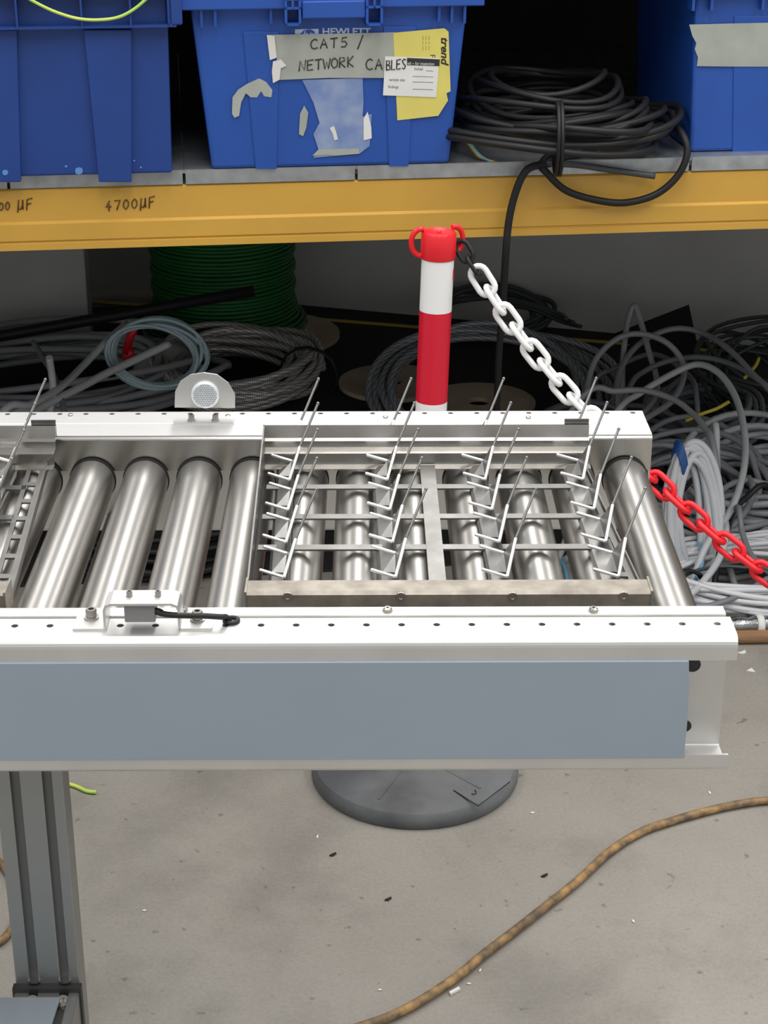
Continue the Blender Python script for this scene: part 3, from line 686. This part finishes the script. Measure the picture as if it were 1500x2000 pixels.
while s < Ls[-1]-.03:
    p, d = along(s); c = 'black' if s < .045 else ('white' if p.x < redfrom.x else 'red')
    view = V((0, -.9, .43)); roll = (math.radians(20) if k % 2 == 0 else math.radians(112))
    n1 = d.cross(view).normalized(); n2 = d.cross(n1).normalized()
    Yx = n1*math.cos(roll)+n2*math.sin(roll); Zx = d.cross(Yx)
    o = inst('link' if c != 'black' else 'shackle', LM[c], ch, p); o.rotation_euler = Matrix((d, Yx, Zx)).transposed().to_euler()
    s += .026 if c == 'black' else .0345; k += 1

# ================================================================== CABLES
def cable(pts, r, m, label, name='loose_cable', cat='cable', group=None, k=8, n=7, ground=False):
    if ground:   # carry free ends on down to the floor
        def drop(e, q):
            h = V((e.x-q.x, e.y-q.y, 0)); h = h.normalized() if h.length > 1e-4 else V((0, 1, 0)); z = max(e.z-r, 0)
            return [e+h*(.45*z+.02)-V((0,0,z*.72)), V((e.x, e.y, r))+h*(.75*z+.06), V((e.x, e.y, r))+h*(.75*z+.16)] if z > .02 else []
        pts = [V(p) for p in pts]; pts = [V((p.x, p.y, max(p.z, r))) for p in pts]
        pts = (drop(pts[0], pts[1])[::-1] if ground is True else [])+pts+drop(pts[-1], pts[-2])
    return tag(MB().tube(spline(pts, k), r, n).build(name, m), label, cat, group)
def coil_pts(c, e1, e2, R1, R2, loops, rnd, spread=.03, lift=V((0,0,1)), seed=0, seg=36, tail=None):
    """one cable wound round and round: ellipse axes e1, e2, each turn with its own size, offset and drift"""
    rg = random.Random(seed); c = V(c); e1 = V(e1).normalized(); e2 = V(e2).normalized(); out = []
    prm = [(1+rg.uniform(-spread, spread)*2, 1+rg.uniform(-spread, spread)*2, rg.uniform(-1, 1)*rnd, rg.uniform(-1, 1)*rnd, rg.uniform(0, 1)) for _ in range(loops+1)]
    for i in range(loops*seg+1):
        a = i/seg; k = min(int(a), loops-1); f = a-k; f = f*f*(3-2*f); p = [prm[k][q]*(1-f)+prm[k+1][q]*f for q in range(5)]
        t_ = 2*math.pi*a
        out.append(c + e1*(R1*p[0]*math.cos(t_)+p[2]) + e2*(R2*p[1]*math.sin(t_)+p[3]) + V(lift)*(p[4]*rnd*2.2+.35*rnd*math.sin(t_*2+k)))
    if tail: out += spline([out[-1]]+[V(p) for p in tail], 8)[1:]
    return out
def coil(c, e1, e2, R1, R2, loops, r, m, label, rnd=.02, seed=0, name='cable_coil', ties=(), lift=V((0,0,1)), seg=36, spread=.03, tail=None, tiem='black', n=7, group=None, floorz=None):
    pts = coil_pts(c, e1, e2, R1, R2, loops, rnd, spread, lift, seed, seg, tail)
    if floorz is not None: pts = [V((p.x, p.y, max(p.z, floorz+r))) for p in pts]
    o = tag(MB().tube(pts, r, n).build(name, m), label, 'cable coil', group)
    for a in ties:   # a wrap of tie or tape round the bundle
        t_ = a*2*math.pi; ci = V(c)+V(e1).normalized()*R1*math.cos(t_)+V(e2).normalized()*R2*math.sin(t_)+V(lift)*rnd*1.1
        if floorz is not None: ci.z = max(ci.z, floorz+rnd*1.4)
        rad = (ci-V(c)).normalized(); tg = (-V(e1).normalized()*R1*math.sin(t_)+V(e2).normalized()*R2*math.cos(t_)).normalized(); nn = tg.cross(rad)
        ww = .036 if tiem == 'bluetape' else rnd*1.7+r*1.6
        tm = MB()
        for sft in ((-.010,-.005,0,.005,.010) if tiem == 'bluetape' else (-.003, .003)): tm.tube([ci+tg*sft+rad*ww*math.cos(q*.4488)+nn*ww*math.sin(q*.4488) for q in range(14)], .0035, 6, closed=True)
        tm.build('tie', tiem, o)
    return o
X_, Y_, Z_ = V((1,0,0)), V((0,1,0)), V((0,0,1))
# --- black coil on the shelf
cc = atz(1078, 262, ZS+.03); cc.z = ZS+.02
coil(cc, UD, VD, .165, .15, 13, .0062, 'black', 'thick black cable coil lying on the galvanised shelf between two bins', .030, 3, 'cable_coil', (.73,), seg=40, spread=.12, floorz=ZS)
coil(cc+V((.0,.02,.05)), UD, VD, .14, .14, 5, .0056, 'black', 'upper turns of slate cable piled on the black shelf coil', .028, 9, seg=36, spread=.16, floorz=ZS+.03)
def sv(x, y, v, z=None): p = atv(x, y, v); return p
cable([atv(1045,210,.16), atv(1100,196,.22), atv(1170,200,.20), atv(1200,225,.14), atv(1185,270,.06), atv(1140,300,.02), atv(1080,318,.0), atv(1040,326,-.018), atv(1020,345,-.022), atv(1003,390,-.024), atv(993,440,-.026), atv(988,500,-.02), atv(982,600,.06), atv(975,690,.15), atv(972,760,.22), atv(968,830,.3)], .0068, 'black', 'black cable dropping from the shelf coil over the yellow beam', 'hanging_cable')
cable([atv(1250,215,.12), atv(1300,235,.06), atv(1332,262,.0), atv(1342,300,-.02), atv(1322,345,-.022), atv(1280,380,-.022), atv(1220,396,-.022), atv(1160,390,-.022), atv(1105,372,-.022), atv(1070,340,-.02), atv(1058,318,.0), atv(1100,285,.05), atv(1160,262,.10)], .0064, 'black', 'black cable loop sagging in front of the yellow beam', 'hanging_cable')
cable([atv(1150,305,.05), atv(1060,318,.0), atv(1125,322,-.012), atv(1200,333,-.016), atv(1279,344,-.02)], .0056, 'cable_dark', 'cut black cable end lying across the shelf edge', 'cable_end')
for k, (mm, dy, lab) in enumerate((('bluewire', 0, 'light blue stripped wire at the shelf coil'), ('yellowwire', 7, 'pale yellow stripped wire at the shelf coil'), ('brown_cable', 13, 'brown stripped wire at the shelf coil'))):
    cable([atv(884,250+dy*.3,.06), atv(912,272+dy*.6,.04), atv(935,300+dy*.5,.015), atv(960+k*8,318-dy*.3+k*2,.004)], .0018, mm, lab, 'stripped_wire', 'wire')
tag(MB().rbox(uof(atv(1056,250,.05)), uof(atv(1056,250,.05))+.012, .045, .05, atv(1056,262,.05).z, atv(1056,244,.05).z).build('cable_tag', 'offwhite'), 'small white tag clipped on the black shelf coil', 'tag')

# --- matting and things on the floor under the rack
tag(MB().rbox(-2.2, 1.9, .42, 2.40, .0005, .006).build('floor_mat', 'mat_black'), 'black rubber matting on the floor under the rack', 'mat')
ya_ = atz(600, 622, .0066); yb_ = atz(1400, 686, .0066); yn = (yb_-ya_).normalized(); yq = V((-yn.y, yn.x, 0))*.011
tag(MB().prism([ya_-yn*1.2-yq, yb_-yq, yb_+yq, ya_-yn*1.2+yq], V((0,0,.002))).build('floor_stripe', 'mat_yellow'), 'thin yellow line along the black matting', 'floor line')
fl = MB(); k0 = [atz(1200, 652, .008), atz(1345, 598, .2), atz(1358, 640, .10), atz(1362, 690, .008)]
k0 = [aty(x, y, Y) for x, y, Y in ((1196,656,4.75),(1346,598,4.72),(1356,645,4.66),(1368,700,4.56),(1280,700,4.58))]
tag(fl.prism(k0, V((0,.006,.003))).build('mat_flap', 'mat_black'), 'folded up corner of black matting against the grey wall', 'mat')
ga, gb = atz(575, 598, 0), atz(1205, 655, 0); gd_ = (gb-ga).normalized(); gq = V((-gd_.y, gd_.x, 0))*.02
tag(MB().prism([ga, ga+gd_*1.55, ga+gd_*1.55+gq, ga+gq], V((0,0,.80))).build('grey_board', 'wall'), 'large grey board standing behind the cables under the rack', 'board')
# pale carton at the far left
p0, p1 = atz(-120, 668, 0), atz(181, 668, 0); cvv = vof(p1)
tag(MB().rbox(uof(p0)-.2, uof(p1), cvv-.12, cvv+.1, 0, .80).build('pale_carton', 'carton', bevel=.004), 'tall pale grey carton standing under the rack at the far left', 'carton')
# green cable drum
dc = atz(440, 640, .02); dr = .205
gd = thing('cable_drum', (dc.x, dc.y, 0), 'upright drum wound with green cable on a brown flange', 'cable drum')
MB().lathe((dc.x, dc.y, .019), Z_, [(.245, 0), (.245, .012), (0, .0141)], 48).build('flange', 'cardboard', gd)
MB().lathe((dc.x, dc.y, .0315), Z_, [(dr-.010, 0), (dr-.010, .60)], 40).build('core', 'cardboard', gd)
wnd = []
NT = 50
for i in range(NT*40+1):
    a = i/40; t_ = 2*math.pi*a; hz_ = .038+a*.0112; rr_ = dr+.035*max(0, 1-a/6)+.004*math.sin(a*1.3)
    wnd.append(V((dc.x+rr_*math.cos(t_), dc.y+rr_*math.sin(t_), hz_)))
MB().tube(wnd, .0062, 6).build('green_winding', 'green', gd)
MB().lathe((dc.x, dc.y, .635), Z_, [(.26, 0), (.26, .014), (0, .0141)], 48).build('flange', 'cardboard', gd)
# brown flange discs lying on the matting
for (x, y, R_, lab, z_) in ((528, 657, .205, 'brown fibreboard disc jutting out from under the green drum', .0065), (765, 752, .145, 'brown fibreboard disc partly under the grey coil behind the post', .007), (935, 792, .15, 'brown fibreboard disc on the floor right of the post', .007)):
    p = atz(x, y, z_)
    m = MB(); m.lathe(p if z_ < .01 else p, Z_, [(.03, 0), (R_, 0), (R_, .012), (.03, .012), (.03, 0)], 48, False); tag(m.build('flange_disc', 'cardboard'), lab, 'disc', 'loose flange discs')
# black pipe leaning across the drum
tag(MB().tube([aty(-400, 727, 4.53), aty(497, 568, 4.64)], .0160, 12).build('black_pipe', 'black'), 'straight black pipe leaning across in front of the green drum', 'pipe')
# left coils
coil(atz(455, 748, .02), X_, V((0,1,.08)), .215, .20, 15, .0098, 'braid', 'grey steel-braided cable coil in front of the green drum', .038, 11, ties=(.96,), seg=40, spread=.07, floorz=.006)
coil(atz(90, 765, .02), V((1,.1,0)), V((0,1,.05)), .40, .24, 14, .0100, 'cable_grey', 'sprawling dark grey coil at the far left floor', .045, 12, seg=40, spread=.10, floorz=.006)
c0 = aty(305, 697, 4.0)
coil(c0, V((1,0,-.22)), V((.25,.55,.83)), .106, .078, 13, .0044, 'cable_tint', 'small thin blue-grey cable coil propped on other coils', .014, 13, ties=(.62,), seg=36, spread=.05, lift=V((0,-.8,.5)))
bgp = atz(325, 720, .05)
tag(MB().lathe(bgp, Z_, [(.02, -.04), (.085, -.035), (.095, .0), (.07, .045), (.03, .07), (0, .075)], 12).build('plastic_bag', 'bag'), 'crumpled clear plastic bag inside the blue-grey coil', 'bag')
for pts_, lab in (([(268,632),(255,655),(246,690)], 'red plastic strip behind the blue-grey coil'), ([(258,684),(250,692),(246,704)], 'short red plastic piece inside the blue-grey coil')):
    tag(MB().tube([aty(x, y, 4.06) for x, y in pts_], .010, 6).build('red_strip', 'red'), lab, 'strip')
cable([aty(248,632,4.1), aty(210,665,4.0), aty(165,712,3.9), aty(120,755,3.75), aty(60,790,3.6), aty(0,815,3.5)], .0088, 'cable_light', 'straight grey conduit slanting down left of the blue-grey coil', 'conduit', 'conduit', ground='far end')
cable([aty(330,672,4.02), aty(270,700,3.96), aty(210,728,3.88), aty(150,760,3.78), aty(70,800,3.65), aty(20,830,3.5)], .0098, 'cable_light', 'thick grey conduit passing under the blue-grey coil', 'conduit', 'conduit', ground='far end')
cable([aty(96,698,3.70), aty(101,730,3.72), aty(103,760,3.72), aty(98,800,3.70), aty(90,830,3.68)], .0082, 'cable_light', 'open grey tube end pointing up at the far left', 'conduit', 'conduit', ground='far end')
cable([aty(65,668,4.1), aty(85,700,4.0), aty(110,745,3.85), aty(125,800,3.7)], .0070, 'cable_mid', 'dark grey cable curving down at the far left', 'conduit', 'conduit', ground='far end')
# coil behind the post, standing arch of steel braid, plus slack black cable by the wall
coil(atz(955, 792, .0)+V((0,0,.02)), X_, V((0,.955,.295)), .285, .26, 11, .0092, 'braid_dark', 'dark braided coil behind the barrier post', .034, 21, seg=44, spread=.08, lift=V((0,-.5,.8)), floorz=.008)
coil(atz(955, 640, .03), X_, V((0,.8,.6)), .16, .08, 6, .0075, 'cable_dark', 'black coil by the wall behind the hanging cable', .025, 22, seg=32, spread=.1, floorz=.008)
for k, (ya, yb2) in enumerate(((608, 638), (602, 630), (598, 622))):
    cable([aty(985, ya-12, 4.85), aty(1040, ya-4, 4.8), aty(1095, (ya+yb2)/2+4, 4.75), aty(1135-k*14, yb2, 4.7)], .006, 'cable_dark', ('lowest', 'middle', 'uppermost')[k]+' black cable end beside the wall coil', 'cable_end', group='black cable ends by the wall')

# --- right-hand heap
def PX(l): return [aty(x, y, Y) for x, y, Y in l]
loose = [
 ([(1150,800,3.9),(1148,755,3.95),(1165,700,4.0),(1205,662,4.02),(1250,652,4.02),(1300,668,4.0),(1332,705,3.98),(1333,745,3.92),(1310,785,3.85),(1270,812,3.78),(1210,850,3.65),(1150,900,3.5)], .0075, 'cable_grey', 'grey cable arching high beside the white chain'),
 ([(1218,800,4.0),(1216,720,4.05),(1224,640,4.1),(1238,597,4.12),(1250,625,4.1),(1268,690,4.05),(1282,740,4.0),(1280,775,3.92),(1258,806,3.8),(1220,840,3.7)], .0075, 'cable_grey', 'grey cable rising to the tallest narrow loop'),
 ([(1208,800,3.85),(1206,745,3.95),(1228,694,4.05),(1270,658,4.1),(1320,642,4.12),(1370,650,4.1),(1420,680,4.0),(1470,730,3.9),(1520,790,3.8)], .0072, 'cable_grey', 'grey cable sweeping over to the right edge from the tall loop'),
 ([(1140,772,3.72),(1200,764,3.74),(1260,763,3.74),(1315,780,3.7),(1350,805,3.65),(1376,835,3.58),(1395,880,3.5)], .0072, 'cable_grey', 'grey cable lying just above the conveyor corner'),
 ([(1205,805,3.8),(1250,768,3.85),(1310,732,3.88),(1360,712,3.88),(1400,726,3.84),(1430,762,3.78),(1448,810,3.7),(1456,870,3.6),(1450,930,3.48),(1430,990,3.38),(1405,1030,3.32),(1375,1075,3.26)], .0080, 'cable_light', 'long light grey cable falling down the front of the heap'),
 ([(1228,760,3.95),(1258,726,4.0),(1310,704,4.02),(1370,698,4.0),(1430,712,3.95),(1480,742,3.88),(1530,790,3.8)], .0070, 'cable_mid', 'mid grey cable curving low behind the heap'),
 ([(1160,745,4.05),(1200,720,4.08),(1240,700,4.1),(1275,692,4.1),(1310,705,4.06),(1345,735,4.0),(1360,770,3.9)], .0066, 'cable_mid', 'mid grey cable in a shallow arch under the tall loop'),
 ([(1395,830,3.6),(1400,890,3.55),(1402,950,3.45),(1412,1000,3.38),(1418,1040,3.3),(1405,1090,3.22),(1370,1140,3.14),(1330,1180,3.08)], .0078, 'cable_light', 'light grey cable hanging straight beside the red chain'),
 ([(1500,950,3.45),(1460,970,3.42),(1432,1000,3.38),(1415,1040,3.32),(1405,1080,3.26)], .0066, 'black', 'glossy black cable curving in from the right edge'),
 ([(1440,990,3.36),(1450,1040,3.30),(1468,1085,3.24),(1500,1110,3.2),(1540,1120,3.2)], .0062, 'cable_mid', 'thin grey cable passing under the red chain at the right'),
 ([(1385,905,3.5),(1370,960,3.42),(1362,1010,3.36),(1366,1060,3.3),(1372,1100,3.24),(1350,1150,3.15)], .0034, 'bluewire', 'thin light blue cable in the heap behind the chain'),
 ([(1340,822,3.8),(1372,808,3.78),(1400,798,3.78),(1425,784,3.78)], .0042, 'yellowwire', 'yellow wire in the heap above the blue-taped coil'),
 ([(1455,738,3.9),(1475,715,3.95),(1482,700,3.98)], .0042, 'yellowwire', 'short yellow wire at the upper right of the heap'),
  ([(1320,1190,3.06),(1390,1182,3.08),(1450,1160,3.12),(1500,1130,3.18),(1560,1100,3.25)], .0062, 'cable_mid', 'grey cable along the bottom front of the heap'),
 ([(1330,1130,3.16),(1390,1108,3.2),(1450,1108,3.2),(1500,1120,3.18)], .0038, 'cable_dark', 'thin dark cable crossing the white bundle'),
]
for pts_, r, mm, lab in loose: cable(PX(pts_), r, mm, lab, ground='yellow' not in lab)
cable([atz(x, y, .0048) for x, y in ((1165,1225),(1140,1203),(1122,1175),(1110,1140),(1098,1100),(1060,1055))], .0045, 'bluewire', 'light blue cable seen between the rollers')
def fz(x, y, z): p = atz(x, y, z); return p
coil(fz(1375, 825, .06), V((1,.1,0)), Y_, .12, .17, 9, .0082, 'cable_mid', 'dark grey flat coil at the top of the right heap', .030, 31, seg=36, spread=.08, floorz=0)
coil(aty(1347, 1003, 3.32), V((1,.15,0)), V((-.05,.30,.95)), .043, .142, 11, .0078, 'cable_light', 'pale coil bound with blue tape behind the end roller', .015, 32, ties=(.36,), seg=36, spread=.08, lift=V((.5,-.6,.1)), tiem='bluetape', floorz=0)
coil(fz(1480, 960, .06), V((1,-.1,.05)), V((.1,1,.25)), .16, .15, 12, .0078, 'cable_light', 'light grey coil at the right edge with a black tie', .036, 33, ties=(.60,), seg=36, spread=.08, floorz=0)
coil(fz(1465, 1150, .04), V((1,.1,.0)), V((-.1,1,.1)), .20, .10, 14, .0058, 'cable_pale', 'pale thin cable coil spread at the front of the heap', .030, 34, ties=(.60,), seg=40, spread=.10, floorz=0)
coil(fz(1500, 780, .05), X_, V((0,1,.3)), .17, .16, 12, .0055, 'cable_dark', 'tangle of thin dark cables at the upper right edge', .06, 35, seg=28, spread=.2, floorz=0)
coil(fz(1360, 1010, .03), V((1,.3,.0)), V((-.3,1,.2)), .16, .20, 14, .0072, 'cable_grey', 'large grey coil filling the middle of the heap', .045, 36, seg=36, spread=.15, floorz=0)
coil(fz(1180, 930, .02), V((1,.3,.0)), V((-.3,1,.2)), .20, .20, 12, .0072, 'cable_mid', 'grey coil mostly hidden behind the conveyor end', .040, 37, seg=36, spread=.15, floorz=0)
coil(fz(1480, 1060, .03), V((1,0,.0)), V((0,1,.1)), .12, .13, 10, .0070, 'cable_grey', 'grey coil under the red chain at the right edge', .035, 38, seg=32, spread=.12, floorz=0)
coil(fz(330, 1060, .01), V((1,.3,.0)), V((-.3,1,.0)), .22, .16, 7, .0075, 'black', 'black coil on the floor glimpsed between the left rollers', .03, 39, seg=36, spread=.12, floorz=0)
# foil wrapped bundle and timber at the foot of the heap
a, b2 = atz(1405, 1222, .03), atz(1560, 1216, .03)
fo = tag(MB().tube([a.lerp(b2, i/14) for i in range(15)], [.016+.002*math.sin(i*2.3) for i in range(15)], 12).build('foil_bundle', 'foil'), 'foil-wrapped cable bundle lying at the end of the conveyor', 'bundle')
pc = a.lerp(b2, .46); MB().tube([pc, pc.lerp(b2, .16)], .019, 14).build('paper_band', 'offwhite', fo)
t0_, t1_ = atz(1180, 1247, .014), atz(1700, 1240, .014)
tag(MB().tube([t0_, t1_], .0135, 12).build('timber_pole', 'wood'), 'brown wooden pole on the floor at the front of the heap', 'pole')
# wood offcut glimpsed between the rollers
p = atz(300, 1040, .0); tag(MB().box(p.x-.12, p.x+.05, p.y, p.y+.09, 0, .03).build('timber_offcut', 'wood'), 'brown timber offcut on the floor seen between the left rollers', 'timber')

# --- floor: brown cable, offcuts and litter
bc = [(1750,1545),(1620,1556),(1500,1563),(1440,1571),(1385,1583),(1310,1604),(1250,1626),(1190,1664),(1130,1719),(1070,1767),(1000,1822),(940,1868),(900,1902),(850,1937),(800,1967),(750,1990),(690,2010),(600,2040),(400,2075)]
cable([atz(x, y, .0075) for x, y in bc], .0068, 'brown_cable', 'grimy brown cable snaking across the concrete floor', 'floor_cable', k=6)
cable([atz(x, y, .0065) for x, y in ((-60,1640),(-20,1665),(10,1697),(30,1730),(40,1765),(30,1800),(10,1830),(-20,1850),(-70,1880))], .006, 'brown_cable', 'short bend of brown cable behind the conveyor leg', 'floor_cable')
cable([atz(x, y, .0045) for x, y in ((112,1528),(137,1532),(152,1537),(170,1545),(188,1547))], .0035, 'greenyellow', 'green and yellow wire offcut on the floor beside the leg', 'wire_offcut', 'wire')
def scrap(pts_, m, lab, name='paper_scrap', cat='scrap', th=.002, group=None):
    tag(MB().prism([atz(x, y, .0006) for x, y in pts_], V((0,0,th))).build(name, m), lab, cat, group)
scrap([(1458,1311),(1468,1306),(1475,1314),(1462,1309)][:3], 'offwhite', 'small white paper triangle on the floor right of the conveyor end')
scrap([(1440,1276),(1448,1274),(1455,1271),(1457,1276),(1450,1278)], 'offwhite', 'thin white paper sliver just beside the conveyor end')
scrap([(877,1941),(896,1931),(899,1935),(880,1945)], 'offwhite', 'beige stub on the floor below the brown cable', 'stub', 'stub', .004)
for x, y, lab in ((916,1922,'pale fleck just above the beige stub'),(938,1896,'pale fleck against the brown cable near the beige stub'),(742,1934,'pale fleck above the lower end of the brown cable'),(1040,1588,'pale fleck just right of the rubber post base'),(1237,1800,'pale fleck on open concrete right of the brown cable'),(1386,1549,'pale fleck below the conveyor end, above the brown cable'),(282,1779,'pale fleck right of the conveyor leg'),(620,1635,'pale fleck left below the rubber post base')):
    a_ = (x*7+y) % 6; c_, s_ = math.cos(a_), math.sin(a_)
    scrap([(x+c_*5, y+s_*4), (x-s_*2, y+c_*1.6), (x-c_*5, y-s_*4), (x+s_*2, y-c_*1.6)], 'offwhite', lab, 'litter_fleck', 'litter', .0015, 'pale litter flecks on the floor')
for x, y, lab in ((650,1670,'black chip below the left of the rubber post base'),(758,1757,'black chip in the open floor below the post base'),(1063,1711,'black chip just left of the brown cable bend')):
    scrap([(x-7,y+2),(x-2,y-1),(x+6,y-4),(x+7,y-2),(x,y+3)], 'darkgap', lab, 'litter_chip', 'litter', .002, 'black litter chips on the floor')
